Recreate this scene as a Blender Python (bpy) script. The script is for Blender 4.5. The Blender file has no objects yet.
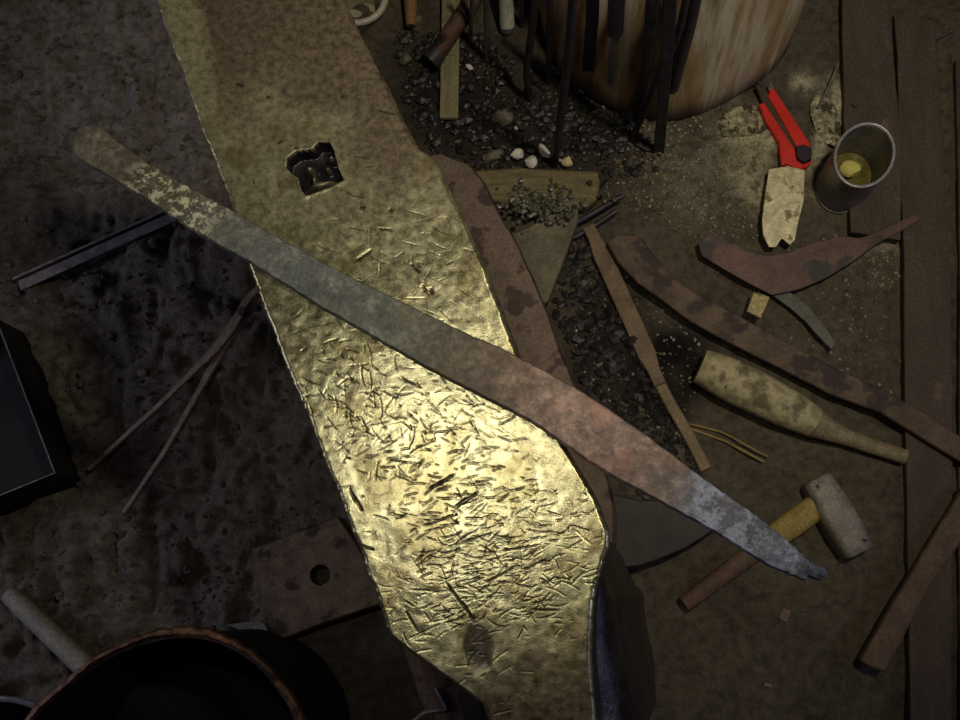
import bpy, math, random
import numpy as np
from mathutils import Vector, Matrix

random.seed(7)
RNG = np.random.default_rng(7)
SC = bpy.context.scene
COL = SC.collection
F = 1030.0            # focal length in pixels of the 960x720 frame
H = 1.42              # camera height above the floor
FACE = 0.70           # height of the anvil face

# ------------------------------------------------------------------ camera
down = Vector(((530-480)/F, -(600-360)/F, -1.0)).normalized()
Zc = -down
Xc = (Vector((1, 0, 0)) - Vector((1, 0, 0)).dot(Zc)*Zc).normalized()
Yc = Zc.cross(Xc)
ROT = Matrix((Xc, Yc, Zc))      # camera -> world
cam_d = bpy.data.cameras.new('camera')
cam_d.sensor_width = 36.0
cam_d.lens = F/960*36.0
cam_d.clip_start = 0.01
cam = bpy.data.objects.new('camera', cam_d)
COL.objects.link(cam)
m4 = ROT.to_4x4(); m4.translation = Vector((0, 0, H))
cam.matrix_world = m4
SC.camera = cam

def P(px, py, z=0.0):
    """point of the plane at height z seen at this place of the photograph"""
    d = ROT @ Vector(((px-480)/F, (360-py)/F, -1.0))
    t = (z-H)/d.z
    return Vector((d.x*t, d.y*t, z))

def Pnp(px, py, z):
    R = np.array(ROT)
    d = np.stack([(px-480)/F, (360-py)/F, -np.ones_like(px)], -1) @ R.T
    t = (z-H)/d[..., 2]
    return d[..., 0]*t, d[..., 1]*t

# ------------------------------------------------------------------ materials
def lin(c):
    out = []
    for v in c:
        v = v/255.0
        out.append(v/12.92 if v <= 0.04045 else ((v+0.055)/1.055)**2.4)
    return (out[0], out[1], out[2], 1.0)

class NT:
    def __init__(s, name):
        s.m = bpy.data.materials.new(name); s.m.use_nodes = True
        s.t = s.m.node_tree; s.n = s.t.nodes; s.l = s.t.links
        s.bsdf = s.n['Principled BSDF']
        s.tc = s.n.new('ShaderNodeTexCoord')
    def link(s, a, b): s.l.new(a, b)
    def mapping(s, scale=(1, 1, 1), rot=(0, 0, 0)):
        mp = s.n.new('ShaderNodeMapping'); mp.inputs['Scale'].default_value = scale
        mp.inputs['Rotation'].default_value = rot
        s.link(s.tc.outputs['Object'], mp.inputs['Vector']); return mp.outputs['Vector']
    def noise(s, scale, detail=4, rough=0.6, vec=None, dist=0.0):
        n = s.n.new('ShaderNodeTexNoise'); n.inputs['Scale'].default_value = scale
        n.inputs['Detail'].default_value = detail; n.inputs['Roughness'].default_value = rough
        n.inputs['Distortion'].default_value = dist
        s.link(vec if vec is not None else s.tc.outputs['Object'], n.inputs['Vector'])
        return n.outputs['Fac']
    def ramp(s, fac, stops, interp='LINEAR'):
        r = s.n.new('ShaderNodeValToRGB'); cr = r.color_ramp; cr.interpolation = interp
        while len(cr.elements) < len(stops): cr.elements.new(0.5)
        for e, (p, c) in zip(cr.elements, stops):
            e.position = p; e.color = c if len(c) == 4 else lin(c)
        s.link(fac, r.inputs['Fac']); return r.outputs['Color']
    def mix(s, fac, a, b):
        n = s.n.new('ShaderNodeMix'); n.data_type = 'RGBA'
        for k, v in ((0, fac), (6, a), (7, b)):
            if hasattr(v, 'is_linked') or hasattr(v, 'links'): s.link(v, n.inputs[k])
            else: n.inputs[k].default_value = v
        return n.outputs[2]
    def math(s, op, a, b=0.0, clamp=False):
        n = s.n.new('ShaderNodeMath'); n.operation = op; n.use_clamp = clamp
        for k, v in ((0, a), (1, b)):
            if hasattr(v, 'links'): s.link(v, n.inputs[k])
            else: n.inputs[k].default_value = v
        return n.outputs[0]
    def attr(s, name):
        n = s.n.new('ShaderNodeAttribute'); n.attribute_name = name; return n.outputs['Fac']
    def bump(s, h, strength=0.5, dist=0.002):
        b = s.n.new('ShaderNodeBump'); b.inputs['Strength'].default_value = strength
        b.inputs['Distance'].default_value = dist
        s.link(h, b.inputs['Height']); s.link(b.outputs['Normal'], s.bsdf.inputs['Normal'])
    def set(s, key, v):
        if hasattr(v, 'links'): s.link(v, s.bsdf.inputs[key])
        else: s.bsdf.inputs[key].default_value = v

def simple(name, c1, c2, scale=60, rough=0.7, metal=0.0, bump=0.4, bdist=0.0015,
           stretch=(1, 1, 1), rot=(0, 0, 0), spots=None, spot_scale=25, spot_at=0.6, spec=0.4, lo=0.35, hi=0.65, grain=0.42):
    t = NT(name)
    v = t.mapping(stretch, rot)
    f = t.noise(scale, 5, 0.65, v)
    col = t.ramp(f, [(lo, c1), (hi, c2)])
    if spots:
        g = t.noise(spot_scale, 3, 0.55)
        k = t.ramp(g, [(spot_at-0.03, (0, 0, 0, 1)), (spot_at+0.04, (1, 1, 1, 1))])
        col = t.mix(k, col, lin(spots))
    fm = t.noise(260, 5, 0.75)
    mx = t.n.new('ShaderNodeMix'); mx.data_type = 'RGBA'; mx.blend_type = 'OVERLAY'; mx.inputs[0].default_value = grain
    t.link(col, mx.inputs[6]); t.link(t.ramp(fm, [(0.32, (30, 28, 26)), (0.5, (128, 124, 120)), (0.66, (222, 216, 206))]), mx.inputs[7]); col = mx.outputs[2]
    t.set('Base Color', col)
    t.set('Roughness', t.math('ADD', rough-0.12, t.math('MULTIPLY', fm, 0.24), True))
    t.set('Metallic', metal)
    t.set('Specular IOR Level', spec)
    f2 = t.noise(scale*3.5, 6, 0.7, v)
    t.bump(t.math('ADD', f, f2), bump, bdist)
    return t.m

# ------------------------------------------------------------------ object helpers
def base_of(vs):
    xs = [v[0] for v in vs]; ys = [v[1] for v in vs]; zs = [v[2] for v in vs]
    return Vector(((min(xs)+max(xs))/2, (min(ys)+max(ys))/2, min(zs)))

def tag(o, label=None, cat=None, group=None, kind=None):
    if label: o['label'] = label
    if cat: o['category'] = cat
    if group: o['group'] = group
    if kind: o['kind'] = kind
    return o

def empty(name, loc, label, cat, group=None):
    o = bpy.data.objects.new(name, None); COL.objects.link(o)
    o.empty_display_size = 0.02
    o.location = loc
    return tag(o, label, cat, group)

def obj(name, geo, mat, parent=None, origin=None, smooth=35, bevel=0.0, bseg=2):
    vs, fs = geo
    if origin is None: origin = base_of(vs)
    origin = Vector(origin)
    me = bpy.data.meshes.new(name)
    me.from_pydata([tuple(Vector(v)-origin) for v in vs], [], fs)
    me.validate(); me.update()
    import bmesh
    bm = bmesh.new(); bm.from_mesh(me)
    bmesh.ops.recalc_face_normals(bm, faces=bm.faces)
    bm.to_mesh(me); bm.free()
    me.materials.append(mat)
    if smooth:
        me.polygons.foreach_set('use_smooth', [True]*len(me.polygons))
        me.set_sharp_from_angle(angle=math.radians(smooth))
    o = bpy.data.objects.new(name, me); COL.objects.link(o)
    if parent is not None:
        o.parent = parent
        o.location = origin - parent_world(parent)
    else:
        o.location = origin
    if bevel:
        b = o.modifiers.new('bevel', 'BEVEL'); b.width = bevel; b.segments = bseg
        b.limit_method = 'ANGLE'; b.angle_limit = math.radians(40)
    return o

def parent_world(p):
    loc = p.location.copy()
    while p.parent: p = p.parent; loc += p.location
    return loc

def join(*gs):
    vs, fs = [], []
    for v, f in gs:
        n = len(vs); vs += list(v); fs += [tuple(i+n for i in q) for q in f]
    return vs, fs

def refine(pts, step=0.02, jitter=0.0):
    out = []
    n = len(pts)
    for i in range(n):
        a, b = Vector(pts[i]), Vector(pts[(i+1) % n])
        k = max(1, int((b-a).length/step))
        for j in range(k):
            p = a.lerp(b, j/k)
            if j and jitter:
                p = p + Vector((random.uniform(-1, 1), random.uniform(-1, 1), 0))*jitter
            out.append(p)
    return out

def prism(pts, thick, taper=0.0):
    """closed outline of 3D points, extruded straight down"""
    n = len(pts)
    c = sum((Vector(p) for p in pts), Vector())/n
    top = [Vector(p) for p in pts]
    bot = []
    for p in top:
        q = p + (p-c)*taper; q.z = p.z-thick; bot.append(q)
    vs = top+bot
    fs = [tuple(range(n)), tuple(reversed(range(n, 2*n)))]
    fs += [(i, i+n, (i+1) % n+n, (i+1) % n) for i in range(n)]
    return vs, fs

def slab(pxs, z, thick, jitter=0.0, step=0.02, taper=0.0):
    pts = [P(a, b, z) for a, b in pxs]
    if jitter: pts = refine(pts, step, jitter)
    return prism(pts, thick, taper)

def tube(pts, radii, seg=14, flat=1.0, up=Vector((0, 0, 1)), wob=0.0):
    """sweep a round (or flattened) section along 3D points"""
    pts = [Vector(p) for p in pts]
    if not hasattr(radii, '__len__'): radii = [radii]*len(pts)
    vs, fs = [], []
    n = len(pts)
    for i, p in enumerate(pts):
        d = (pts[min(i+1, n-1)]-pts[max(i-1, 0)]).normalized()
        u = up if abs(d.dot(up)) < 0.95 else Vector((1, 0, 0))
        s = d.cross(u).normalized(); t = s.cross(d).normalized()
        for k in range(seg):
            a = 2*math.pi*k/seg
            r = radii[i]*(1+random.uniform(-wob, wob))
            vs.append(p + s*math.cos(a)*r + t*math.sin(a)*r*flat)
    for i in range(n-1):
        for k in range(seg):
            a, b = i*seg+k, i*seg+(k+1) % seg
            fs.append((a, b, b+seg, a+seg))
    fs.append(tuple(reversed(range(seg))))
    fs.append(tuple(range((n-1)*seg, n*seg)))
    return vs, fs

def resample(pts, n):
    pts = [Vector(p) for p in pts]
    L = [0]
    for a, b in zip(pts, pts[1:]): L.append(L[-1]+(b-a).length)
    out = []
    for i in range(n):
        d = L[-1]*i/(n-1)
        j = max(k for k in range(len(L)) if L[k] <= d+1e-9); j = min(j, len(pts)-2)
        out.append(pts[j].lerp(pts[j+1], (d-L[j])/max(1e-9, L[j+1]-L[j])))
    return out

def bar(pts, w, h, roll=0.0):
    """rectangular bar along 3D points, w wide (flat), h high"""
    pts = [Vector(p) for p in pts]
    ws = w if hasattr(w, '__len__') else [w]*len(pts)
    hs = h if hasattr(h, '__len__') else [h]*len(pts)
    vs, fs = [], []
    n = len(pts)
    for i, p in enumerate(pts):
        d = (pts[min(i+1, n-1)]-pts[max(i-1, 0)]).normalized()
        u = Vector((0, 0, 1)) if abs(d.z) < 0.95 else Vector((0, 1, 0))
        s = d.cross(u).normalized(); t = s.cross(d).normalized()
        if roll:
            q = Matrix.Rotation(roll, 3, d); s = q @ s; t = q @ t
        for a, b in ((-1, -1), (1, -1), (1, 1), (-1, 1)):
            vs.append(p+s*a*ws[i]/2+t*b*hs[i]/2)
    for i in range(n-1):
        for k in range(4):
            a, b = i*4+k, i*4+(k+1) % 4
            fs.append((a, b, b+4, a+4))
    fs += [(3, 2, 1, 0), tuple(range((n-1)*4, n*4))]
    return vs, fs

_ICO = None
def ico(sub=2):
    import bmesh
    bm = bmesh.new(); bmesh.ops.create_icosphere(bm, subdivisions=sub, radius=1)
    vs = [v.co.copy() for v in bm.verts]; fs = [tuple(v.index for v in f.verts) for f in bm.faces]
    bm.free(); return vs, fs
ICO1, ICO2, ICO3 = ico(1), ico(2), ico(3)

def lump(c, size, seed, src=ICO2, rough=0.35, rz=None):
    r = random.Random(seed)
    ks = [(Vector((r.uniform(-1, 1), r.uniform(-1, 1), r.uniform(-1, 1))).normalized(), r.uniform(0.35, 0.85)) for _ in range(7)]
    a = r.uniform(0, 6.28) if rz is None else rz
    M3 = Matrix.Rotation(a, 3, 'Z')
    out = []
    for v in src[0]:
        q = v.copy()
        for n, d in ks:                       # slice with planes: facetted stone
            e = q.dot(n)-d-(1-rough)*0.2
            if e > 0: q -= n*e
        q *= 1+r.uniform(-0.04, 0.04)
        q = M3 @ Vector((q.x*size[0], q.y*size[1], q.z*size[2]))
        out.append(Vector(c)+q)
    return out, src[1]

def inpoly(x, y, poly):
    c = False; n = len(poly); j = n-1
    for i in range(n):
        xi, yi = poly[i]; xj, yj = poly[j]
        if (yi > y) != (yj > y) and x < (xj-xi)*(y-yi)/(yj-yi)+xi: c = not c
        j = i
    return c

def vnoise(x, y, s, seed):
    """smooth value noise of arrays"""
    r = np.random.default_rng(seed); g = r.random((256, 256))
    u = x/s+1000.0; v = y/s+1000.0
    i = np.floor(u).astype(int); j = np.floor(v).astype(int)
    fu = u-i; fv = v-j; fu = fu*fu*(3-2*fu); fv = fv*fv*(3-2*fv)
    i %= 256; j %= 256; i2 = (i+1) % 256; j2 = (j+1) % 256
    return (g[i, j]*(1-fu)+g[i2, j]*fu)*(1-fv)+(g[i, j2]*(1-fu)+g[i2, j2]*fu)*fv-0.5

def grid_mesh(name, X, Y, Z, mat, attrs, origin=(0, 0, 0)):
    ny, nx = X.shape
    co = np.stack([X-origin[0], Y-origin[1], Z-origin[2]], -1).reshape(-1, 3)
    idx = np.arange(ny*nx).reshape(ny, nx)
    q = np.stack([idx[:-1, :-1], idx[:-1, 1:], idx[1:, 1:], idx[1:, :-1]], -1).reshape(-1, 4)
    me = bpy.data.meshes.new(name)
    me.vertices.add(len(co)); me.vertices.foreach_set('co', co.astype(np.float32).ravel())
    me.loops.add(q.size); me.loops.foreach_set('vertex_index', q.astype(np.int32).ravel())
    me.polygons.add(len(q)); me.polygons.foreach_set('loop_start', np.arange(0, q.size, 4, dtype=np.int32))
    me.update(calc_edges=True); me.validate()
    me.polygons.foreach_set('use_smooth', np.ones(len(q), dtype=bool))
    for k, a in attrs.items():
        at = me.attributes.new(k, 'FLOAT', 'POINT'); at.data.foreach_set('value', a.astype(np.float32).ravel())
    me.materials.append(mat)
    o = bpy.data.objects.new(name, me); COL.objects.link(o); o.location = origin
    return o

# ================================================================== FLOOR
def mat_floor():
    t = NT('packed_earth')
    n1 = t.noise(9, 5, 0.6); n2 = t.noise(70, 6, 0.7); n3 = t.noise(420, 3, 0.6)
    c = t.ramp(n1, [(0.3, (70, 62, 54)), (0.55, (96, 88, 72)), (0.75, (84, 72, 62))])
    c2 = t.ramp(n2, [(0.32, (38, 33, 34)), (0.6, (118, 108, 88))])
    c = t.mix(0.5, c, c2)
    # ash / clay greys left of the anvil, pale dust by the can
    c = t.mix(t.attr('clay'), c, t.ramp(n2, [(0.3, (80, 74, 72)), (0.7, (150, 144, 134))]))
    d = t.math('MULTIPLY', t.attr('dust'), t.ramp(n2, [(0.38, (0.25, 0.25, 0.25, 1)), (0.55, (1, 1, 1, 1))]))
    c = t.mix(d, c, t.ramp(n3, [(.3, (150, 140, 108)), (.6, (236, 228, 190))]))
    g = t.ramp(n3, [(0.64, (0, 0, 0, 1)), (0.7, (1, 1, 1, 1))])
    c = t.mix(t.math('MULTIPLY', g, t.attr('grit')), c, lin((200, 195, 170)))
    c = t.mix(t.attr('soot_shade'), c, lin((22, 19, 20)))  # soot around the coal, plus shade painted into the floor colour
    t.set('Base Color', c); t.set('Roughness', 0.85); t.set('Specular IOR Level', 0.25)
    t.bump(t.math('ADD', n2, t.math('MULTIPLY', n3, 0.35)), 1.0, 0.009)
    return t.m

def blob(PX, PY, cx, cy, rx, ry, pw=2.0, ang=0.0):
    a = math.radians(ang); dx = PX-cx; dy = PY-cy
    u = (dx*math.cos(a)+dy*math.sin(a))/rx; v = (-dx*math.sin(a)+dy*math.cos(a))/ry
    return np.exp(-(u*u+v*v)**(pw/2))

xs = np.linspace(-1.35, 1.35, 620); ys = np.linspace(-1.0, 1.55, 600)
X, Y = np.meshgrid(xs, ys)
# where each floor point lies in plan, expressed in the plan frame used for measuring
Rn = np.array(ROT)
V = np.stack([X, Y, np.full_like(X, -H)], -1) @ Rn
PX = 480+F*V[..., 0]/(-V[..., 2]); PY = 360-F*V[..., 1]/(-V[..., 2])
wx = vnoise(X, Y, 0.05, 1)*60; wy = vnoise(X, Y, 0.05, 2)*60
QX, QY = PX+wx, PY+wy
left = 1/(1+np.exp((QX-300)/25))
Z = vnoise(X, Y, 0.16, 3)*0.010+vnoise(X, Y, 0.05, 4)*0.007+vnoise(X, Y, 0.02, 5)*0.004+vnoise(X, Y, 0.011, 6)*0.0028
clod = np.abs(vnoise(X+wx/2500, Y+wy/2500, 0.045, 8))*0.05+np.abs(vnoise(X+wx/2500, Y, 0.024, 9))*0.03+np.abs(vnoise(X, Y, 0.10, 12))*0.04+vnoise(X, Y, .012, 14)*.006
Z = Z+left*(clod-0.012)
Z = Z+blob(PX, PY, 40, 30, 120, 90)*0.02
Z -= blob(PX, PY, 190, 560, 20, 40, 4, -20)*0.012
dust = (blob(QX, QY, 745, 125, 34, 26, 3, 20)+blob(QX, QY, 825, 120, 16, 40, 3)+blob(QX, QY, 850, 205, 55, 22, 3)*0.45
        + blob(QX, QY, 765, 185, 22, 40, 3)*0.7+blob(QX, QY, 885, 250, 25, 14, 2)*0.5+blob(QX, QY, 700, 160, 30, 45, 2)*0.25)
Z += np.clip(dust, 0, 1)*0.006
clay = np.clip(left*0.5+blob(QX, QY, 160, 90, 130, 90, 3)*0.5+blob(QX, QY, 110, 6, 60, 14)*0.6, 0, 1)
olive = blob(QX, QY, 850, 320, 80, 80, 3)
grit = np.clip(blob(QX, QY, 690, 170, 90, 60, 3)+olive*0.4+blob(QX, QY, 620, 370, 60, 90, 3)*0.6+0.08, 0, 1)
soot_shade = np.clip(blob(QX, QY, 560, 120, 110, 90, 3)*0.75+blob(QX, QY, 620, 370, 55, 110, 3, -20)*0.75
               + blob(QX, QY, 430, 90, 70, 90, 3)*0.6+blob(QX, QY, 680, 370, 40, 40, 3)*0.8+blob(QX, QY, 30, 250, 70, 80, 3)*0.6, 0, 1)  # last two blobs paint the mallet's shadow and the dim left floor
floor = grid_mesh('floor', X, Y, Z, mat_floor(), {'dust': np.clip(dust, 0, 1), 'clay': clay, 'grit': grit, 'soot_shade': soot_shade})
floor['kind'] = 'structure'

def ground(x, y):
    i = int(round((x-xs[0])/(xs[1]-xs[0]))); j = int(round((y-ys[0])/(ys[1]-ys[0])))
    i = min(max(i, 0), len(xs)-1); j = min(max(j, 0), len(ys)-1)
    return float(Z[j, i])

# ================================================================== ANVIL
LE = [(-60, 128), (0, 155), (62, 178), (125, 200), (195, 226), (285, 255), (340, 276), (400, 300), (450, 320), (500, 341),
      (560, 363), (600, 377), (622, 384), (634, 388), (648, 405), (660, 422), (680, 450), (705, 482), (722, 490), (790, 505)]
RE = [(-60, 312), (0, 346), (40, 363), (65, 376), (90, 390), (115, 402), (135, 412), (147, 419), (157, 434), (168, 440), (190, 451), (235, 472),
      (270, 488), (310, 503), (345, 517), (380, 532), (420, 551), (450, 569), (470, 582), (500, 599), (530, 610), (545, 611),
      (565, 604), (585, 598), (610, 594), (640, 592), (690, 594), (722, 597), (790, 600)]
le = np.array(LE, float); re_ = np.array(RE, float)
NV, NU = 1150, 400
pv = np.linspace(-60, 785, NV)
lx = np.interp(pv, le[:, 0], le[:, 1]); rx = np.interp(pv, re_[:, 0], re_[:, 1])
def wig(p, s, sd, amp): return vnoise(p, p*0, s, sd)*amp
lx = lx+wig(pv, 22, 21, 2.2)+wig(pv, 4, 22, 1.2); rx = rx+wig(pv, 22, 23, 2.2)+wig(pv, 4, 24, 0.9)
uu = np.linspace(0, 1, NU)
AX = lx[:, None]+(rx-lx)[:, None]*uu[None, :]
AY = np.repeat(pv[:, None], NU, 1)
WX, WY = Pnp(AX, AY, FACE)
Zf = vnoise(WX, WY, 0.05, 31)*0.0007+vnoise(WX, WY, 0.012, 32)*0.0003+vnoise(WX, WY, 0.005, 33)*0.00022
# worn rounded edges
dl = (AX-lx[:, None]); dr = (rx[:, None]-AX)
def roll(d, w, h): 
    t = np.clip(1-d/w, 0, 1); return -h*t*t
Zf += roll(dl, 5, 0.0028)+roll(dr, 7, 0.0035)
groove = np.zeros_like(Zf); stain = np.zeros_like(Zf)
r = random.Random(3)
def dash(cx, cy, ln, ang, w, depth, dark=1.0, curve=0.0):
    global Zf, groove
    j0, j1 = np.searchsorted(pv, [cy-ln/2-6, cy+ln/2+6])
    if j1 <= j0: return
    ax = AX[j0:j1]; ay = AY[j0:j1]
    ca, sa = math.cos(ang), math.sin(ang)
    u = (ax-cx)*ca+(ay-cy)*sa; v = -(ax-cx)*sa+(ay-cy)*ca-curve*u*u
    hl = ln/2; depth = depth*(0.6 if cy > 330 else 0.35); w = w*0.72
    env = np.clip((hl-np.abs(u))/(hl*0.35+0.5), 0, 1)
    g = np.exp(-(v/w)**2)*env
    lip = np.exp(-((v+1.5*w)/w)**2)*env*0.04
    Zf[j0:j1] += -depth*g+depth*lip
    groove[j0:j1] = np.maximum(groove[j0:j1], np.clip(g*1.3, 0, 1)*dark)
def density(x, y):
    d = 0.05
    d += 1.0*math.exp(-(((x-500)/85)**2+((y-560)/70)**2)**1.5)
    d += 0.55*math.exp(-(((x-430)/75)**2+((y-460)/75)**2)**1.5)
    d += 0.3*math.exp(-(((x-360)/60)**2+((y-380)/60)**2)**1.5)
    d += 0.15*math.exp(-(((x-440)/50)**2+((y-260)/50)**2)**1.5)
    return d
cnt = 0
while cnt < 1050:
    y = r.uniform(150, 720); x = r.uniform(230, 610)
    a, b = np.interp(y, le[:, 0], le[:, 1]), np.interp(y, re_[:, 0], re_[:, 1])
    if not (a+6 < x < b-6) or r.random() > density(x, y): continue
    k = r.random()
    ang = r.gauss(0.0, 0.25) if k < 0.42 else (r.gauss(-0.5, 0.25) if k < 0.72 else r.uniform(-1.6, 1.6))
    if y < 440: ang = r.gauss(0.5, 0.7)
    dash(x, y, r.choice([5, 7, 9, 12, 15, 18, 24]), ang, r.uniform(0.55, 1.05), r.uniform(0.0002, 0.0007), r.choice([.15, .3, .4, .6, .9]), r.uniform(-0.02, 0.02))
    cnt += 1
for a in [(455, 595, 34, 0.95, 1.6, .0012), (468, 612, 26, 1.0, 1.8, .0013), (412, 622, 26, 1.05, 1.5, .001), (357, 502, 24, 1.05, 1.8, .001),
          (352, 495, 18, 1.2, 1.6, .001), (386, 112, 22, .25, 1.8, .001), (364, 255, 22, -.6, 2.2, .0012), (424, 288, 9, 1.0, 3, .0015),
          (431, 291, 8, 1.1, 3, .0015), (545, 610, 30, 0.02, 1.2, .0008), (462, 502, 20, -.7, 1.8, .001), (470, 498, 22, -.65, 1.6, .001),
          (436, 485, 18, -.55, 1.6, .001), (445, 480, 24, -.55, 1.5, .001), (385, 229, 16, .1, 1.8, .001), (362, 207, 7, 0, 3, .0012),
          (391, 210, 6, .6, 3, .001), (415, 268, 16, .8, 2, .001), (342, 96, 5, 0, 2, .001), (368, 548, 14, .3, 1.5, .0008),
          (440, 520, 40, -.35, 1.2, .0007), (470, 540, 44, -.3, 1.2, .0007), (500, 575, 40, -.5, 1.2, .0008), (520, 548, 46, -.15, 1.1, .0007),
          (240, 85, 10, .4, 2.4, .0006), (268, 97, 6, .2, 2, .0008), (280, 142, 8, -.5, 2, .0008), (296, 148, 6, .3, 2, .0008),
          (500, 130, 1, 0, 1, 0)]:
    dash(*a)
# square punch hole with broken scale in its bottom
hole = [(287, 158), (296, 151), (312, 149), (318, 142), (330, 142), (334, 150), (338, 166), (344, 180), (330, 187), (306, 196), (301, 190), (298, 178), (292, 174), (286, 168)]
j0, j1 = np.searchsorted(pv, [136, 202])
hp = np.array(hole, float)
sub_x, sub_y = AX[j0:j1], AY[j0:j1]
ins = np.zeros(sub_x.shape, bool); n = len(hp); jj = n-1
dmin = np.full(sub_x.shape, 1e9)
for ii in range(n):
    xi, yi = hp[ii]; xj, yj = hp[jj]
    cond = ((yi > sub_y) != (yj > sub_y)) & (sub_x < (xj-xi)*(sub_y-yi)/((yj-yi) if yj != yi else 1e-9)+xi)
    ins ^= cond
    ex, ey = xj-xi, yj-yi; tt = np.clip(((sub_x-xi)*ex+(sub_y-yi)*ey)/(ex*ex+ey*ey+1e-9), 0, 1)
    dmin = np.minimum(dmin, np.hypot(sub_x-xi-tt*ex, sub_y-yi-tt*ey)); jj = ii
dep = np.where(ins, np.clip(dmin/2.2, 0, 1), 0)
lift = (blob(sub_x, sub_y, 308, 166, 5, 4, 3)*0.010+blob(sub_x, sub_y, 330, 155, 4, 3, 3)*0.0105+blob(sub_x, sub_y, 326, 165, 3, 3, 3)*0.008
        + blob(sub_x, sub_y, 320, 181, 15, 4, 4, -14)*0.009+blob(sub_x, sub_y, 312, 175, 3, 5, 3)*0.007)
Zf[j0:j1] += -dep*0.014+np.clip(dep, 0, 1)*np.minimum(lift, 0.0125)
stain[j0:j1] = np.maximum(stain[j0:j1], ins*np.clip(1.0-lift*60, 0.3, 1))
rimd = np.where(~ins, np.exp(-(dmin/3.0)**2), 0); Zf[j0:j1] += rimd*0.0005
# oily dark patch near the horn end
pat = blob(AX+vnoise(WX, WY, .01, 41)*14, AY+vnoise(WX, WY, .01, 42)*14, 478, 652, 11, 22, 4, -8)
Zf -= pat*0.0012; stain = np.maximum(stain, pat*0.85)
rust_brown_on = np.clip(1/(1+np.exp((AY-0.35*(AX-180)-95+vnoise(WX, WY, .02, 43)*90)/16)), 0, 1)*np.clip((AX-lx[:, None]-25-vnoise(WX, WY, .03, 44)*30)/14, 0, 1)
rust_brown_on = np.maximum(rust_brown_on, 0.75*np.clip((AY-600-vnoise(WX, WY, .02, 45)*160)/90, 0, 1)*np.clip((AX-430)/60, 0, 1))  # also browner and darker towards the lower right of the face
blot = np.clip((vnoise(WX, WY, .022, 46)+vnoise(WX, WY, .009, 47)*0.7-0.10)*4, 0, 1)*np.clip((AY-60)/100, 0, 1)

def mat_face():
    t = NT('worn_anvil_face')
    n1 = t.noise(22, 5, 0.65); n2 = t.noise(160, 6, 0.75); n3 = t.noise(900, 2, 0.5)
    c = t.ramp(n1, [(0.3, (124, 118, 84)), (0.55, (152, 147, 110)), (0.75, (104, 98, 66))])
    c = t.mix(0.45, c, t.ramp(n2, [(0.36, (66, 58, 36)), (0.6, (200, 194, 154))]))
    c = t.mix(t.math('MULTIPLY', t.attr('blot'), 0.55), c, lin((104, 92, 52)))
    c = t.mix(t.math('MULTIPLY', t.attr('rust_brown'), 0.92), c, t.ramp(n2, [(0.34, (50, 38, 34)), (0.66, (104, 88, 68))]))
    pit = t.ramp(n2, [(0.26, (1, 1, 1, 1)), (0.33, (0, 0, 0, 1))])
    c = t.mix(pit, c, lin((50, 42, 26)))
    c = t.mix(t.math('MULTIPLY', t.attr('groove'), 0.85), c, lin((38, 32, 18)))
    c = t.mix(t.attr('stain'), c, lin((26, 20, 24)))
    t.set('Base Color', c)
    t.set('Metallic', t.math('MULTIPLY_ADD', t.attr('stain'), 0) if False else t.math('SUBTRACT', t.math('SUBTRACT', 0.88, t.math('MULTIPLY', t.attr('dull'), 0.45)), t.math('MULTIPLY', t.math('ADD', t.attr('rust_brown'), t.attr('stain')), 0.3), True))
    rr = t.math('MULTIPLY', t.math('ADD', n2, n1), 0.2)
    t.set('Roughness', t.math('ADD', rr, t.math('ADD', 0.08, t.math('MULTIPLY', t.attr('rust_brown'), 0.12)), True))
    t.bump(t.math('ADD', n2, t.math('MULTIPLY', n3, 0.5)), 0.3, 0.0006)
    return t.m
MFACE = mat_face()
M_SIDE = simple('anvil_side_steel', (58, 56, 60), (92, 90, 92), 40, 0.3, 0.8, 0.5, 0.002, spots=(60, 46, 38), spot_scale=18)
M_FOOT = simple('rusty_cast_foot', (92, 78, 66), (118, 100, 84), 30, 0.62, 0.35, 0.4, 0.002, spots=(66, 50, 46), spot_scale=30, spot_at=0.58)

ORG = P(430, 400, 0.0)
anvil = empty('anvil', ORG, 'big worn steel anvil with a battered yellowish face and square punch hole', 'anvil')
face = grid_mesh('face', WX, WY, FACE+Zf, MFACE, {'groove': groove, 'stain': np.clip(stain, 0, 1), 'rust_brown': rust_brown_on, 'blot': blot, 'dull': np.clip((300-AY)/240, 0, 1)},
                 origin=(ORG.x, ORG.y, FACE))
face.parent = anvil; face.location = (0, 0, FACE)

# side rings below the face (outline followed downward)
def ring(z, offl, offr, nsub=170):
    """outline points at height z; offl/offr: outward offsets in metres as functions of frame row"""
    sel = np.linspace(0, NV-1, nsub).astype(int)
    Ls, Rs = [], []
    for j in sel:
        a = Vector((WX[j, 0], WY[j, 0], z)); b = Vector((WX[j, -1], WY[j, -1], z))
        j2 = min(NV-1, j+6); j1_ = max(0, j-6)
        ta = Vector((WX[j2, 0]-WX[j1_, 0], WY[j2, 0]-WY[j1_, 0], 0)).normalized()
        tb = Vector((WX[j2, -1]-WX[j1_, -1], WY[j2, -1]-WY[j1_, -1], 0)).normalized()
        na = Vector((ta.y, -ta.x, 0)); nb = Vector((-tb.y, tb.x, 0))
        if na.x > 0: na = -na
        if nb.x < 0: nb = -nb
        na = (na+Vector((-1, -.35, 0))).normalized(); nb = (nb+Vector((1, .35, 0))).normalized()
        Ls.append(a+na*offl(pv[j])); Rs.append(b+nb*offr(pv[j]))
    return Ls+list(reversed(Rs))
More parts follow.
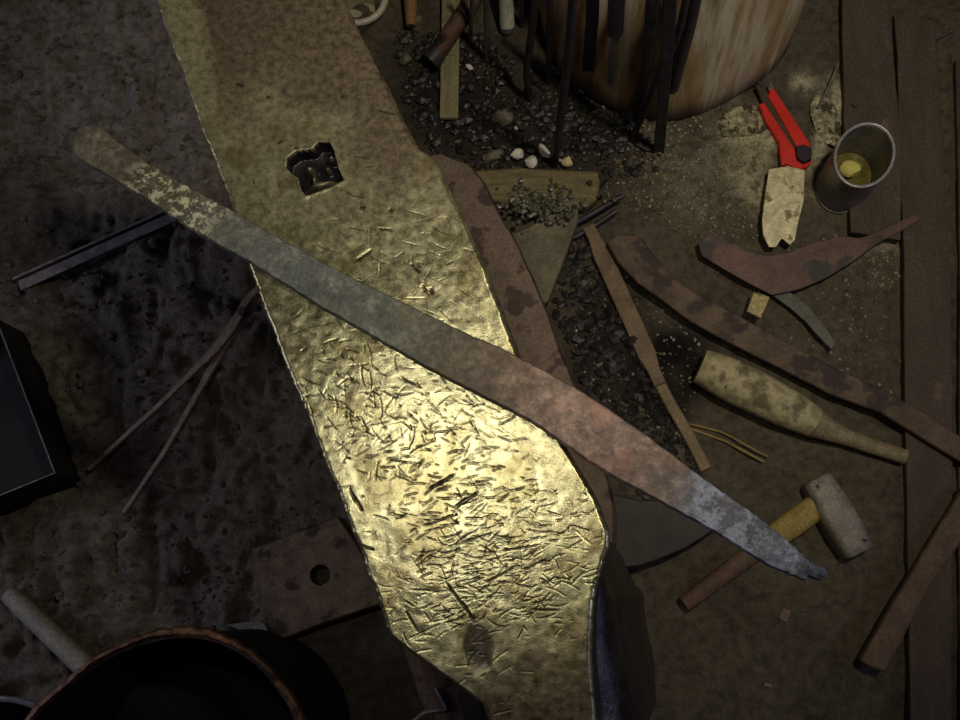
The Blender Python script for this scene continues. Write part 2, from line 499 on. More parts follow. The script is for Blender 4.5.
def loft(rings, cap_top=False, cap_bot=True):
    n = len(rings[0]); vs = [p for rg in rings for p in rg]; fs = []
    for k in range(len(rings)-1):
        for i in range(n):
            a, b = k*n+i, k*n+(i+1) % n
            fs.append((a, b, b+n, a+n))
    if cap_bot: fs.append(tuple(range((len(rings)-1)*n, len(rings)*n)))
    if cap_top: fs.append(tuple(range(n)))
    return vs, fs
def L(pts):
    a = np.array(pts, float); return lambda y: float(np.interp(y, a[:, 0], a[:, 1]))
c0 = lambda v: (lambda y: v)
rs = [ring(FACE-0.0032, c0(0), c0(0)), ring(FACE-0.02, c0(0.0005), c0(0.0005)), ring(FACE-0.07, L([(0, -.004), (600, 0), (660, .004), (720, .006)]), L([(0, 0), (480, 0), (560, .006), (720, .008)]))]
obj('side', loft(rs, cap_bot=False), M_SIDE, anvil, smooth=50)
rs = [ring(FACE-0.07, L([(0, -.008), (600, -.002), (720, .004)]), L([(0, -.004), (480, -.002), (560, .004), (720, .006)])),
      ring(0.618, L([(0, -.012), (600, -.004), (720, .010)]), L([(0, -.006), (480, -.004), (560, .004), (600, .014), (720, .022)])),
      ring(0.600, L([(0, -.014), (600, -.006), (720, .012)]), L([(0, -.008), (480, -.004), (560, .004), (600, .020), (720, .032)])),
      ring(0.55, L([(0, -.02), (600, -.01), (660, .014), (720, .02)]), L([(0, -.012), (400, -.010), (520, .0), (600, .030), (720, .046)])),
      ring(0.42, L([(0, -.03), (600, -.02), (660, .02), (720, .035)]), L([(0, -.015), (400, -.01), (520, .01), (600, .058), (720, .066)])),
      ring(0.31, L([(0, -.03), (600, -.02), (660, .03), (720, .05)]), L([(0, .0), (150, .0), (300, .015), (520, .03), (600, .075), (720, .085)]))]
obj('waist', loft(rs, cap_top=True), M_SIDE, anvil, smooth=60)
# foot: traced at its own height, rusty brown, standing on the floor
foot_px = [(290, -40), (345, 60), (392, 130), (420, 156), (444, 155), (470, 165), (487, 186), (500, 214), (522, 252), (545, 305), (575, 385), (606, 462), (618, 520), (618, 580),
           (610, 660), (600, 780), (470, 780), (420, 700), (402, 640), (395, 560), (380, 470), (345, 380), (310, 260), (270, 120), (220, -40)]
fp = refine([P(a, b, 0.30) for a, b in foot_px], 0.015, 0.0012)
cx_ = sum(fp, Vector())/len(fp)
def sc(z, k): return [Vector((cx_.x+(p.x-cx_.x)*k, cx_.y+(p.y-cx_.y)*k, z)) for p in fp]
obj('foot', loft([sc(0.315, 0.97), sc(0.305, 0.995), sc(0.29, 1.0), sc(0.22, 1.0), sc(0.0, 1.0)], cap_top=True), M_FOOT, anvil, smooth=50)

# ================================================================== FORGED BLADE on the anvil
B_UP = [(72, 143), (76, 133), (84, 126), (94, 124), (104, 128), (120, 143), (140, 157), (165, 173), (190, 187), (220, 203), (250, 221), (290, 243), (320, 260), (360, 281), (400, 300), (435, 317),
        (470, 334), (500, 347), (530, 362), (556, 376), (580, 390), (610, 409), (640, 430), (665, 448), (690, 468), (715, 486), (740, 503), (765, 521), (785, 537), (800, 552), (812, 564)]
B_LO = [(806, 580), (792, 575), (770, 566), (745, 551), (720, 535), (700, 523), (670, 507), (640, 491), (615, 477), (590, 462), (560, 441), (530, 420), (500, 405), (470, 390), (430, 369), (390, 346),
        (355, 326), (320, 306), (285, 284), (250, 262), (215, 243), (180, 222), (150, 201), (120, 183), (95, 168), (76, 156)]
bz = FACE+0.0085
def bz_at(x): return bz
ORB = P(72, 143, FACE+0.003)
BAX = (P(812, 570, bz)-P(80, 140, bz)).normalized(); BLEN = (P(812, 570, bz)-P(80, 140, bz)).length
def mat_blade():
    t = NT('forged_scaled_steel')
    dp = t.n.new('ShaderNodeVectorMath'); dp.operation = 'DOT_PRODUCT'
    t.link(t.tc.outputs['Object'], dp.inputs[0]); dp.inputs[1].default_value = BAX
    s = t.math('DIVIDE', dp.outputs['Value'], BLEN)
    n1 = t.noise(14, 5, 0.65); n2 = t.noise(75, 6, 0.7); n3 = t.noise(500, 3, 0.6)
    s2 = t.math('ADD', s, t.math('MULTIPLY', t.math('SUBTRACT', n1, 0.5), 0.09))
    base = t.ramp(s2, [(0.0, (158, 156, 138)), (0.08, (132, 128, 112)), (0.17, (110, 106, 86)), (0.235, (128, 134, 128)), (0.34, (120, 128, 126)), (0.46, (120, 126, 118)),
                       (0.55, (104, 98, 86)), (0.63, (138, 120, 108)), (0.70, (160, 140, 130)), (0.80, (148, 130, 122)), (0.835, (140, 128, 124)), (0.86, (122, 126, 138)), (1.0, (112, 122, 146))])
    n2 = t.math('ADD', t.math('MULTIPLY', n2, 0.55), t.math('MULTIPLY', t.noise(230, 5, 0.75), 0.45))
    var = t.ramp(n2, [(0.34, (60, 56, 50)), (0.5, (132, 126, 118)), (0.64, (206, 198, 188))])
    mx = t.n.new('ShaderNodeMix'); mx.data_type = 'RGBA'; mx.blend_type = 'OVERLAY'; mx.inputs[0].default_value = 0.85
    t.link(base, mx.inputs[6]); t.link(var, mx.inputs[7]); c = mx.outputs[2]
    # flaky pale scale near the left end, a pale smear on the red part, dark specks, blue-grey scale
    def band(a, b, w=0.03):
        return t.ramp(s2, [(a, (0, 0, 0, 1)), (a+w, (1, 1, 1, 1)), (b-w, (1, 1, 1, 1)), (b, (0, 0, 0, 1))])
    fl = t.ramp(t.noise(110, 5, 0.8), [(0.5, (0, 0, 0, 1)), (0.56, (1, 1, 1, 1))])
    c = t.mix(t.math('MULTIPLY', fl, t.math('MULTIPLY', band(0.09, 0.24), 0.9)), c, lin((205, 200, 165)))
    sm = t.ramp(t.noise(28, 4, 0.6), [(0.52, (0, 0, 0, 1)), (0.66, (1, 1, 1, 1))])
    c = t.mix(t.math('MULTIPLY', sm, t.math('MULTIPLY', band(0.66, 0.80), 0.7)), c, lin((186, 158, 146)))
    rd = t.ramp(t.noise(34, 5, 0.6), [(0.5, (0, 0, 0, 1)), (0.6, (1, 1, 1, 1))])
    c = t.mix(t.math('MULTIPLY', rd, t.math('MULTIPLY', band(0.60, 0.86), 0.35)), c, lin((150, 100, 80)))
    ol = t.ramp(t.noise(26, 5, 0.6), [(0.5, (0, 0, 0, 1)), (0.62, (1, 1, 1, 1))])
    c = t.mix(t.math('MULTIPLY', ol, t.math('MULTIPLY', band(0.46, 0.63), 0.6)), c, lin((96, 84, 44)))
    bs = t.ramp(t.noise(90, 6, 0.75), [(0.47, (0, 0, 0, 1)), (0.6, (1, 1, 1, 1))])
    c = t.mix(t.math('MULTIPLY', bs, t.math('MULTIPLY', band(0.84, 1.1), 0.6)), c, lin((168, 176, 196)))
    t.set('Base Color', c); t.set('Metallic', 0.25)
    t.set('Roughness', 0.55); t.set('Specular IOR Level', 0.4)
    t.bump(t.math('ADD', n2, t.math('MULTIPLY', n3, 0.4)), 0.8, 0.0016)
    return t.m
MBL = mat_blade()
blade = empty('forged_blade', ORB, 'long forged steel blade blank lying diagonally across the anvil face', 'blade')
def strip(up, lo, z, th, n=110):
    """blade body: n cross sections between the two edges, bevelled, slightly crowned"""
    U = resample([P(a, b, z) for a, b in up], n); Lw = resample([P(a, b, z) for a, b in reversed(lo)], n)
    vs, fs = [], []
    prof = [(0.0, -1.0), (0.0, -0.35), (0.035, 0.0), (0.3, 0.07), (0.5, 0.1), (0.7, 0.07), (0.965, 0.0), (1.0, -0.35), (1.0, -1.0)]
    m = len(prof)
    for i in range(n):
        w1 = random.uniform(-1, 1)*0.0004; w2 = random.uniform(-1, 1)*0.0004
        d = (U[i]-Lw[i]).normalized()
        a = Lw[i]+d*w1; b = U[i]+d*w2
        for q, h in prof:
            p = a.lerp(b, q); p.z += h*th; vs.append(p)
    for i in range(n-1):
        for k in range(m):
            a, b = i*m+k, i*m+(k+1) % m
            fs.append((a, b, b+m, a+m))
    fs += [tuple(range(m)), tuple(range((n-1)*m, n*m))]
    return vs, fs
cut = 690
up1 = [p for p in B_UP if p[0] <= cut]; lo1 = [(688, 517)]+[p for p in B_LO if p[0] < 685]
up2 = [p for p in B_UP if p[0] >= cut]; lo2 = [p for p in B_LO if p[0] >= 700]+[(688, 517)]
body = obj('blade_body', strip(up1, lo1, bz, 0.0065), MBL, blade, origin=ORB, smooth=30)
tang = obj('tang', strip(up2, lo2, bz, 0.0065, 36), MBL, blade, origin=ORB, smooth=30)
tang['label'] = 'blue-grey scaled tapering end'
nib = obj('tip', join(lump(P(820, 572, bz-0.002), (0.0045, 0.006, 0.004), 5), tube([P(806, 568, bz-.003), P(822, 577, bz-.003)], [.006, .003], 8)), MBL, blade, origin=ORB)

# ================================================================== shared materials for the clutter
M_RUST = simple('rusty_iron', (74, 52, 44), (112, 84, 68), 45, 0.7, 0.2, 0.5, spots=(40, 28, 28), spot_scale=30)
M_BARR = simple('brown_bar_iron', (84, 70, 58), (116, 98, 80), 30, 0.68, 0.2, 0.4, spots=(66, 52, 48), spot_scale=24, spot_at=0.57)
M_DARK = simple('dark_iron', (52, 48, 54), (84, 78, 84), 50, 0.5, 0.4, 0.35)
M_GREY = simple('grey_steel', (110, 108, 112), (150, 146, 146), 50, 0.45, 0.5, 0.3)
M_TONG = simple('tong_iron', (128, 114, 102), (164, 148, 134), 60, 0.55, 0.35, 0.3)
M_WOOD = simple('weathered_wood', (118, 114, 82), (146, 142, 106), 14, 0.8, 0, 0.3, stretch=(5, .6, 5))
M_PLANK = simple('dark_plank', (78, 66, 56), (92, 80, 67), 18, 0.8, 0, 0.3, stretch=(2, 0.6, 2), spots=(140, 118, 88), spot_scale=12, spot_at=0.68)
M_PALEW = simple('pale_wood', (172, 158, 104), (206, 194, 140), 30, 0.75, 0, 0.35, spots=(90, 78, 44), spot_scale=45, spot_at=0.62)
M_COAL = simple('coal', (24, 23, 23), (62, 56, 50), 60, 0.42, 0.0, 0.6, spec=0.6)
M_ROCK = simple('slag_rock', (84, 80, 66), (128, 122, 98), 60, 0.55, 0.0, 0.6, spec=0.5)
M_WHITE = simple('white_flux', (208, 202, 190), (240, 234, 224), 90, 0.8, 0.0, 0.5)

# ---------------- stump
def mat_stump():
    t = NT('peeled_log')
    v = t.mapping((5, 5, 0.5))
    n1 = t.noise(2.6, 4, 0.6, v); n2 = t.noise(9, 5, 0.7, v)
    c = t.ramp(n1, [(0.36, (104, 78, 50)), (0.43, (178, 144, 92)), (0.5, (206, 182, 132)), (0.56, (244, 234, 198)), (0.63, (176, 146, 104))])
    c = t.mix(0.25, c, t.ramp(n2, [(0.35, (80, 56, 36)), (0.65, (214, 190, 140))]))
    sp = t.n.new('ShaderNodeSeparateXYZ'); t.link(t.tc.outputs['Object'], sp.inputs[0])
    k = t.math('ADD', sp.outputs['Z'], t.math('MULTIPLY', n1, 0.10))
    c = t.mix(t.ramp(k, [(0.055, (1, 1, 1, 1)), (0.10, (0, 0, 0, 1))]), c, lin((74, 58, 50)))   # darker brown towards the foot
    t.set('Base Color', c); t.set('Roughness', 0.75); t.bump(t.math('ADD', n1, n2), 0.6, 0.008)
    return t.m
sc0 = P(665, 0, 0.0)
stump = empty('log_stump', sc0, 'upright round log stump with peeling tan sides behind the leaning rods', 'stump')
vs, fs = [], []
prof = [(0.0, 0.196), (0.012, 0.200), (0.08, 0.197), (0.2, 0.190), (0.35, 0.180), (0.46, 0.172)]
NS = 72
for z, rr in prof:
    for k in range(NS):
        a = 2*math.pi*k/NS
        q = rr*(1+0.02*math.sin(3*a+1)+0.012*math.sin(7*a))+random.uniform(-1, 1)*0.0012
        vs.append(Vector((sc0.x+q*math.cos(a), sc0.y+q*math.sin(a), z)))
for i in range(len(prof)-1):
    for k in range(NS):
        a, b = i*NS+k, i*NS+(k+1) % NS; fs.append((a, b, b+NS, a+NS))
fs.append(tuple(range(NS)))
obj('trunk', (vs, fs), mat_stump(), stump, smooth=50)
top = [Vector((sc0.x+0.171*math.cos(2*math.pi*k/NS), sc0.y+0.171*math.sin(2*math.pi*k/NS), 0.462)) for k in range(NS)]
obj('cut_top', prism(top, 0.01), simple('log_end', (150, 120, 80), (186, 158, 112), 12, 0.8), stump)

# ---------------- rods leaning at the stump
G = 'iron rods leaning at the stump'
def rod(name, pxs, r, mat, label, cat='rod', group=None, flat=1.0, n=12):
    if group == G: pts = resample(lean(pxs, r if not hasattr(r, '__len__') else r[0]), n)
    else: pts = resample([P(a, b, z) for a, b, z in pxs], n)
    return tag(obj(name, tube(pts, r, 12, flat), mat, smooth=60), label, cat, group)
def lean(pxs, r, gap=0.0):
    """points of an upright rod standing before (or leaning on) the stump"""
    out = []; y0 = None
    for i, q in enumerate(pxs):
        a, b = q[0], q[1]
        if y0 is None: y0 = P(a, b, .004).y
        yt = y0+0.012*i/max(1, len(pxs)-1)
        d = ROT @ Vector(((a-480)/F, (360-b)/F, -1.0))
        for _ in range(4):
            t = yt/d.y; x = d.x*t
            dx = x-sc0.x
            if abs(dx) < 0.20: yt = min(yt, sc0.y-math.sqrt(.2005**2-dx*dx)-r-.001-gap)
        t = yt/d.y
        out.append(Vector((d.x*t, yt, max(.004, H+d.z*t))))
    return out
rod('iron_rod', [(470, 40, .004), (475, -40, .10)], .0035, M_GREY, 'short thin grey rod between the dark pipe and the pale tube', group=G)
rod('iron_rod', [(487, 60, .004), (486, -40, .12)], .0042, M_GREY, 'thin grey rod ending just left of the pale tube', group=G)
rod('iron_rod', [(530, 98, .004), (526, 72, .04), (532, 30, .09), (541, -40, .18)], .0052, M_DARK, 'bowed dark rod just right of the pale tube', group=G)
rod('iron_rod', [(549, 82, .004), (549, 40, .05), (551, -40, .15)], .0045, M_DARK, 'straight dark rod ending over the coal, between bowed rod and longest rod', group=G)
rod('iron_rod', [(555, 164, .006), (563, 100, .08), (570, 40, .14), (576, -40, .21)], .0055, M_DARK, 'longest dark rod reaching down to the white lumps', group=G)
rod('iron_rod', [(522, 26, .003), (520, -40, .09)], .0045, M_DARK, 'dark rod close against the right side of the pale tube', group=G)
tag(obj('flat_bar', bar(lean([(588, 70), (592, 20), (594, -40)], .003), .017, .005), M_DARK, bevel=.0008), 'wide black flat bar standing before the left of the stump', 'bar', G)
rod('iron_rod', [(611, 83, .004), (613, 35, .06), (614, 29, .07)], .0055, M_GREY, 'lower thin end of a grey stepped rod before the stump', group=G) if False else None
SP = lean([(611, 83), (615, 32), (619, -40)], .011)
st = empty('stepped_rod', SP[0], 'dark stepped rod with a thinner lower end before the stump middle', 'rod', G)
obj('shank', tube([SP[1], SP[2]], .0105, 12), M_DARK, st)
obj('thin_end', tube([SP[0], SP[1]], .0055, 12), M_GREY, st)
rod('iron_rod', [(638, 118, .004), (648, 60, .07), (656, -40, .18)], .0085, M_DARK, 'thick dark rod crossing left of the split tongs bar', group=G)
rod('iron_rod', [(632, 140, .004), (655, 84, .07), (680, 30, .14), (694, -40, .21)], .005, M_DARK, 'thin dark rod slanting up to the right across the stump', group=G)
tag(obj('flat_bar', bar(lean([(659, 152), (664, 90), (668, 40), (672, -40)], .003), .015, .006), M_DARK, bevel=.001), 'tall dark flat bar standing on the earth, rightmost before the stump', 'bar', G)
rod('iron_rod', [(672, 88, .085), (690, 20, .16), (700, -40, .21)], .0095, M_DARK, 'short thick dark bar resting against the tall flat bar', group=G)
# pale tube
tb = empty('pale_tube', P(507, 36, 0), 'pale whitish tube with a rounded grey end between the thin rods', 'tube')
obj('tube_wall', tube(resample([P(507, 26, .012), P(505, -50, .11)], 8), .0115, 20), simple('pale_enamel', (170, 172, 160), (204, 204, 190), 30, .5), tb)
obj('end_cap', tube([P(507.6, 35, .006), P(507.4, 33, .007), P(507, 30, .008), P(507, 25, .012)], [.004, .0085, .0108, .0118], 20), M_GREY, tb)
# dark pipe with a ring at its end
dp_ = empty('iron_pipe', P(432, 62, 0), 'dark brown pipe crossing over the pale wooden lath', 'pipe')
obj('pipe_wall', tube(resample([P(436, 55, .03), P(474, -2, .055), P(500, -50, .08)], 8), .0135, 18), M_RUST, dp_)
obj('collar', tube([P(430, 61, .028), P(437, 53, .031)], .0155, 18), M_DARK, dp_)
tag(obj('wooden_lath', bar(resample([P(449, 119, .008), P(450, 60, .009), P(452, -50, .010)], 6), .0275, .008), M_WOOD, bevel=.001), 'flat pale wooden lath on the coal under the dark pipe', 'lath')
tag(obj('wooden_peg', tube(resample([P(411, 26, .012), P(409, -40, .03)], 5), [.008, .010, .011, .011, .011], 12), simple('brown_wood', (120, 92, 58), (150, 116, 74), 30)), 'small brown wooden peg between the pale cup and the lath', 'peg')
# cup with a thick pale rim, beside the anvil top
cc = P(358, -2, 0.06)
cup = empty('clay_cup', Vector((cc.x, cc.y, 0)), 'pale thick-rimmed bowl partly hidden behind the upper right anvil edge', 'bowl')
def cyl(c, r0, r1, z0, z1, th, seg=48, sx=1.0, ang=0.0, bottom=True):
    """open vessel wall with thickness"""
    vs, fs = [], []
    ca, sa = math.cos(ang), math.sin(ang)
    lv = [(r0, z0), (r1, z1), (r1-th, z1), (r0-th, z0+th)]
    for rr, z in lv:
        for k in range(seg):
            a = 2*math.pi*k/seg; x = rr*sx*math.cos(a); y = rr*math.sin(a)
            vs.append(Vector((c.x+x*ca-y*sa, c.y+x*sa+y*ca, z)))
    for i in range(3):
        for k in range(seg):
            a, b = i*seg+k, i*seg+(k+1) % seg; fs.append((a, b, b+seg, a+seg))
    if bottom: fs += [tuple(range(seg)), tuple(range(3*seg, 4*seg))]
    return vs, fs
obj('bowl_wall', cyl(cc, .03, .042, .0, .06, .004), simple('pale_clay', (150, 142, 118), (178, 170, 142), 40, .6), cup)
def circle(c, r, z, n=48, sx=1, ang=0, a0=0, a1=2*math.pi):
    out = []
    for k in range(n):
        a = a0+(a1-a0)*k/n; x = r*sx*math.cos(a); y = r*math.sin(a)
        out.append(Vector((c.x+x*math.cos(ang)-y*math.sin(ang), c.y+x*math.sin(ang)+y*math.cos(ang), z)))
    return out
def ringtube(pts, r, seg=8, closed=True):
    vs, fs = [], []; n = len(pts)
    for i, p in enumerate(pts):
        a_, b_ = (pts[i-1], pts[(i+1) % n]) if closed else (pts[max(i-1, 0)], pts[min(i+1, n-1)])
        d = (b_-a_).normalized(); s = d.cross(Vector((0, 0, 1))).normalized()
        for k in range(seg):
            a = 2*math.pi*k/seg; vs.append(p+s*math.cos(a)*r+Vector((0, 0, 1))*math.sin(a)*r)
    for i in range(n if closed else n-1):
        for k in range(seg):
            a, b = i*seg+k, i*seg+(k+1) % seg; c_, d_ = ((i+1) % n)*seg+k, ((i+1) % n)*seg+(k+1) % seg
            fs.append((a, b, d_, c_))
    if not closed: fs += [tuple(range(seg)), tuple(range((n-1)*seg, n*seg))]
    return vs, fs
obj('rim', ringtube(circle(cc, .041, .06), .005), simple('pale_glaze', (176, 170, 148), (196, 190, 168), 40, .4), cup)

# ---------------- floor junk, right of the anvil
tag(obj('wooden_billet', slab([(474, 170), (520, 167), (598, 171), (600, 180), (598, 198), (586, 207), (530, 206), (478, 198)], .03, .027, .0006), simple('olive_wood', (104, 94, 64), (134, 122, 84), 26, .75, stretch=(1, 6, 6)), bevel=.004), 'short olive brown wooden billet under the glassy slag, beside the white lumps', 'billet')
slg = [lump(P(random.uniform(505, 580), 0, .0), (1, 1, 1), 1) for _ in range(0)]
parts = []
for k in range(230):
    x = random.gauss(543, 21); y = random.gauss(200+(543-500)*.1, 9)
    s = random.uniform(.0015, .0065); z = .03+random.uniform(0, .008)
    parts.append(lump(P(x, y, z), (s, s*random.uniform(.6, 1), s*.6), 100+k, ICO1))
tag(obj('glassy_slag', join(*parts), simple('glassy_slag', (56, 58, 46), (120, 120, 98), 90, .12, 0.1, .6, spec=1.0), smooth=0), 'clinker of glinting grey-green slag heaped on the wooden billet', 'slag')
tag(obj('steel_offcut', slab([(503, 238), (530, 226), (553, 208), (579, 200), (578, 222), (566, 256), (548, 302), (533, 306), (515, 268)], .024, .022, .0005), simple('olive_steel', (92, 86, 68), (122, 114, 92), 36, .6, .3, .4), bevel=.002), 'triangular olive grey steel offcut wedged between the anvil and the slag', 'offcut')
rod('iron_rod', [(556, 232, .010), (585, 218, .018), (622, 196, .024)], [.0045]*12, M_DARK, 'short dark rod poking out right of the olive billet')
rod('iron_rod', [(565, 242, .007), (590, 229, .010), (616, 211, .012)], [.004]*12, M_DARK, 'short dark rod lying lower, under the slanting iron strap') 
# slanting strap and rod going down to the blade
tag(obj('iron_strap', bar(resample([P(588, 226, .012), P(597, 244, .012), P(636, 330, .012), P(660, 385, .010)], 12), [.018]*2+[.026]*8+[.018]*2, .007), simple('strap_iron', (98, 82, 62), (130, 110, 84), 30, .65, .2, .4), bevel=.0012), 'upper wider brown strap slanting down from the short rods', 'strap')
tag(obj('iron_strap', bar(resample([P(640, 345, .006), P(668, 400, .005), P(690, 438, .006), P(706, 470, .006)], 10), .0165, .008), simple('strap_rod', (110, 94, 70), (142, 122, 90), 30, .65, .2, .4), bevel=.002), 'narrow brown bar slanting down toward the yellow twigs', 'bar')
# long bar to the right edge
tag(obj('long_flat_bar', slab([(607, 243), (617, 234), (640, 236), (652, 252), (672, 277), (700, 295), (740, 316), (790, 343), (840, 370), (890, 392), (930, 416), (985, 452), (970, 468), (925, 440), (880, 412), (830, 394), (780, 368), (730, 343), (690, 321), (665, 302), (638, 283), (618, 262)], .030, .011, .0005), M_BARR, bevel=.002), 'long dark brown flat bar running from the strap to the right edge', 'bar')
# curved tool blade and its point
tag(obj('sickle_blade', slab([(698, 243), (708, 234), (722, 236), (745, 250), (768, 256), (790, 252), (812, 243), (838, 236), (860, 238), (880, 231), (915, 214), (921, 219), (905, 229), (878, 243), (852, 262), (826, 278), (800, 289), (772, 295), (752, 285), (722, 268), (702, 256)], .022, .004, .0003), simple('pink_rusted_blade', (92, 72, 64), (120, 92, 84), 24, .55, .25, .35, spots=(66, 62, 60), spot_scale=16, spot_at=.56), bevel=.0008), 'curved red-brown blade with a narrow tang under the scraper plate', 'blade')
tag(obj('pointed_blade', slab([(768, 292), (790, 292), (806, 303), (822, 322), (836, 342), (832, 350), (820, 338), (806, 322), (790, 308)], .014, .004, .0003), simple('grey_point', (74, 76, 68), (98, 98, 88), 36, .5, .3, .3), bevel=.0008), 'dark grey pointed blade end sticking out below the red-brown blade', 'blade')
tag(obj('wood_chip', slab([(754, 291), (770, 297), (761, 318), (747, 311)], .036, .010, .0003), M_PALEW, bevel=.001), 'small pale yellow wood chip against the long flat bar', 'chip')
# mallet
ax = [(700, 366, .031, .024), (702, 367, .031, .0285), (712, 371, .031, .0300), (740, 385, .030, .0295), (770, 400, .029, .028), (796, 413, .027, .026), (814, 423, .024, .021), (830, 431, .021, .0145), (846, 437, .019, .0115), (870, 446, .017, .0105), (890, 452, .016, .0105), (905, 457, .015, .0105)]
pts = [P(a, b, c) for a, b, c, d in ax]; rad = [d for *_, d in ax]
ml = empty('wooden_mallet', P(790, 410, 0), 'worn pale wooden club mallet with a tapered handle on the earth', 'mallet')
def mat_mallet():
    t = NT('club_wood'); n = t.noise(24, 5, .65); n2 = t.noise(80, 5, .7)
    c = t.ramp(n, [(.38, (104, 92, 66)), (.5, (176, 166, 124)), (.6, (136, 126, 90))])
    c = t.mix(t.ramp(n2, [(.28, (1, 1, 1, 1)), (.38, (0, 0, 0, 1))]), c, lin((58, 46, 34)))
    t.set('Base Color', c); t.set('Roughness', .75); t.bump(n2, .4, .0015); return t.m
MM = mat_mallet()
obj('head', tube(resample(pts[:7], 14), list(np.interp(np.linspace(0, 1, 14), np.linspace(0, 1, 7), rad[:7])), 24, .97), MM, ml, smooth=50)
h_ = obj('handle', tube(resample(pts[6:], 12), list(np.interp(np.linspace(0, 1, 12), np.linspace(0, 1, 6), rad[6:])), 20), simple('handle_wood', (132, 118, 88), (160, 146, 112), 30, .7, stretch=(2, 2, 2)), ml, smooth=50)
# twigs
MY = simple('straw', (132, 114, 58), (164, 144, 82), 40, .7)
rod('twig', [(690, 424, .006), (722, 432, .008), (768, 457, .006)], .0015, MY, 'upper yellow straw twig below the mallet', 'twig')
rod('twig', [(688, 428, .004), (725, 441, .005), (764, 462, .004)], .0019, MY, 'lower thicker yellow straw twig below the mallet', 'twig')
# hammer
hm = empty('hammer', P(830, 515, 0), 'small sledge hammer with a pale steel head, handle under the blade tip', 'hammer')
hc = P(836, 516, .02); d1 = (P(856, 551, .02)-P(815, 480, .02)).normalized(); d2 = Vector((-d1.y, d1.x, 0))
if d2.x > 0: d2 = -d2
oct_ = []
vs, fs = [], []
SECT = [(-.0535, .016), (-.050, .0195), (-.035, .021), (-.018, .0235), (.018, .0235), (.035, .022), (.050, .0205), (.0535, .017)]
for s, r_ in SECT:
    for k in range(16):
        a = 2*math.pi*(k+.5)/16
        x = math.copysign(abs(math.cos(a))**.45, math.cos(a))*r_; y = math.copysign(abs(math.sin(a))**.45, math.sin(a))*r_
        vs.append(hc+d1*s*1.02+d2*x*1.02+Vector((0, 0, 1))*(y*.92))
for i in range(len(SECT)-1):
    for k in range(16):
        a, b = i*16+k, i*16+(k+1) % 16; fs.append((a, b, b+16, a+16))
fs += [tuple(range(16)), tuple(range((len(SECT)-1)*16, len(SECT)*16))]
MH = simple('hammer_steel', (124, 118, 108), (164, 158, 144), 30, .55, .3, .3, spots=(52, 46, 44), spot_scale=55, spot_at=.66)
obj('head', (vs, fs), MH, hm, smooth=45)
obj('handle', tube(resample([P(822, 502, .022), P(805, 515, .021), P(770, 540, .018), P(735, 566, .016), P(690, 600, .014)], 10), [.0165, .0175, .0175, .0165, .0145, .0125, .0115, .011, .0105, .010], 16, .8), simple('ash_handle', (158, 138, 72), (186, 164, 92), 30, .7), hm, smooth=60)
obj('grip', tube(resample([P(752, 553, .0172), P(735, 566, .0162), P(684, 604, .0142)], 6), [.0135, .0128, .0122, .0120, .0118, .011], 16, .82), simple('grimy_grip', (96, 74, 62), (120, 94, 78), 30, .7), hm, smooth=60)
# red knife with two rails and a dark knob
MR = simple('red_plastic', (206, 36, 26), (226, 52, 38), 20, .4, 0, .1, spec=.5, grain=.25)
kz = .022
kn = empty('utility_knife', P(785, 128, 0), 'bright red handled utility knife with a dark lock knob', 'knife')
obj('rail', slab([(770, 89), (774, 88), (810, 143), (811, 152), (797, 147), (768, 96)], kz, .012, .0), MR, kn, bevel=.0015)
obj('rail', slab([(759, 104), (764, 102), (776, 120), (795, 149), (797, 160), (806, 166), (799, 170), (786, 163), (782, 166), (780, 152), (779, 142), (766, 122)], kz, .012), MR, kn, bevel=.0015)
obj('slide_channel', slab([(755, 84), (766, 89), (797, 147), (792, 149), (776, 122), (762, 101)], kz-.003, .008), simple('channel_steel', (66, 60, 46), (92, 84, 62), 40, .5, .4), kn, bevel=.0005)
obj('blade_tip', slab([(757, 78), (762, 82), (766, 90), (759, 94)], kz-.004, .002), M_DARK, kn)
obj('cutter_point', slab([(770, 81), (773, 87), (776, 92), (768, 90)], kz-.004, .002), M_GREY, kn)
obj('nose', slab([(783, 164), (797, 158), (810, 152), (812, 163), (804, 169), (790, 168)], kz-.004, .009), MR, kn, bevel=.001)
kb = P(803, 153, kz+.003)
obj('lock_knob', slab([(796, 146), (804, 144), (812, 148), (812, 159), (804, 162), (797, 157)], kz+.006, .012), simple('black_plastic', (40, 34, 44), (56, 48, 58), 20, .5), kn, bevel=.0015)
# scraper plate
tag(obj('scraper_plate', slab([(769, 169), (788, 166), (805, 170), (804, 200), (798, 224), (795, 240), (790, 245), (782, 238), (776, 247), (769, 247), (763, 235), (762, 220), (765, 195)], .0265, .003), simple('bare_scraper_steel', (196, 190, 160), (236, 230, 200), 50, .42, .5, .3, spots=(140, 132, 92), spot_scale=40), bevel=.0006), 'bare grey steel scraper plate with a notched rounded end below the red knife', 'plate')
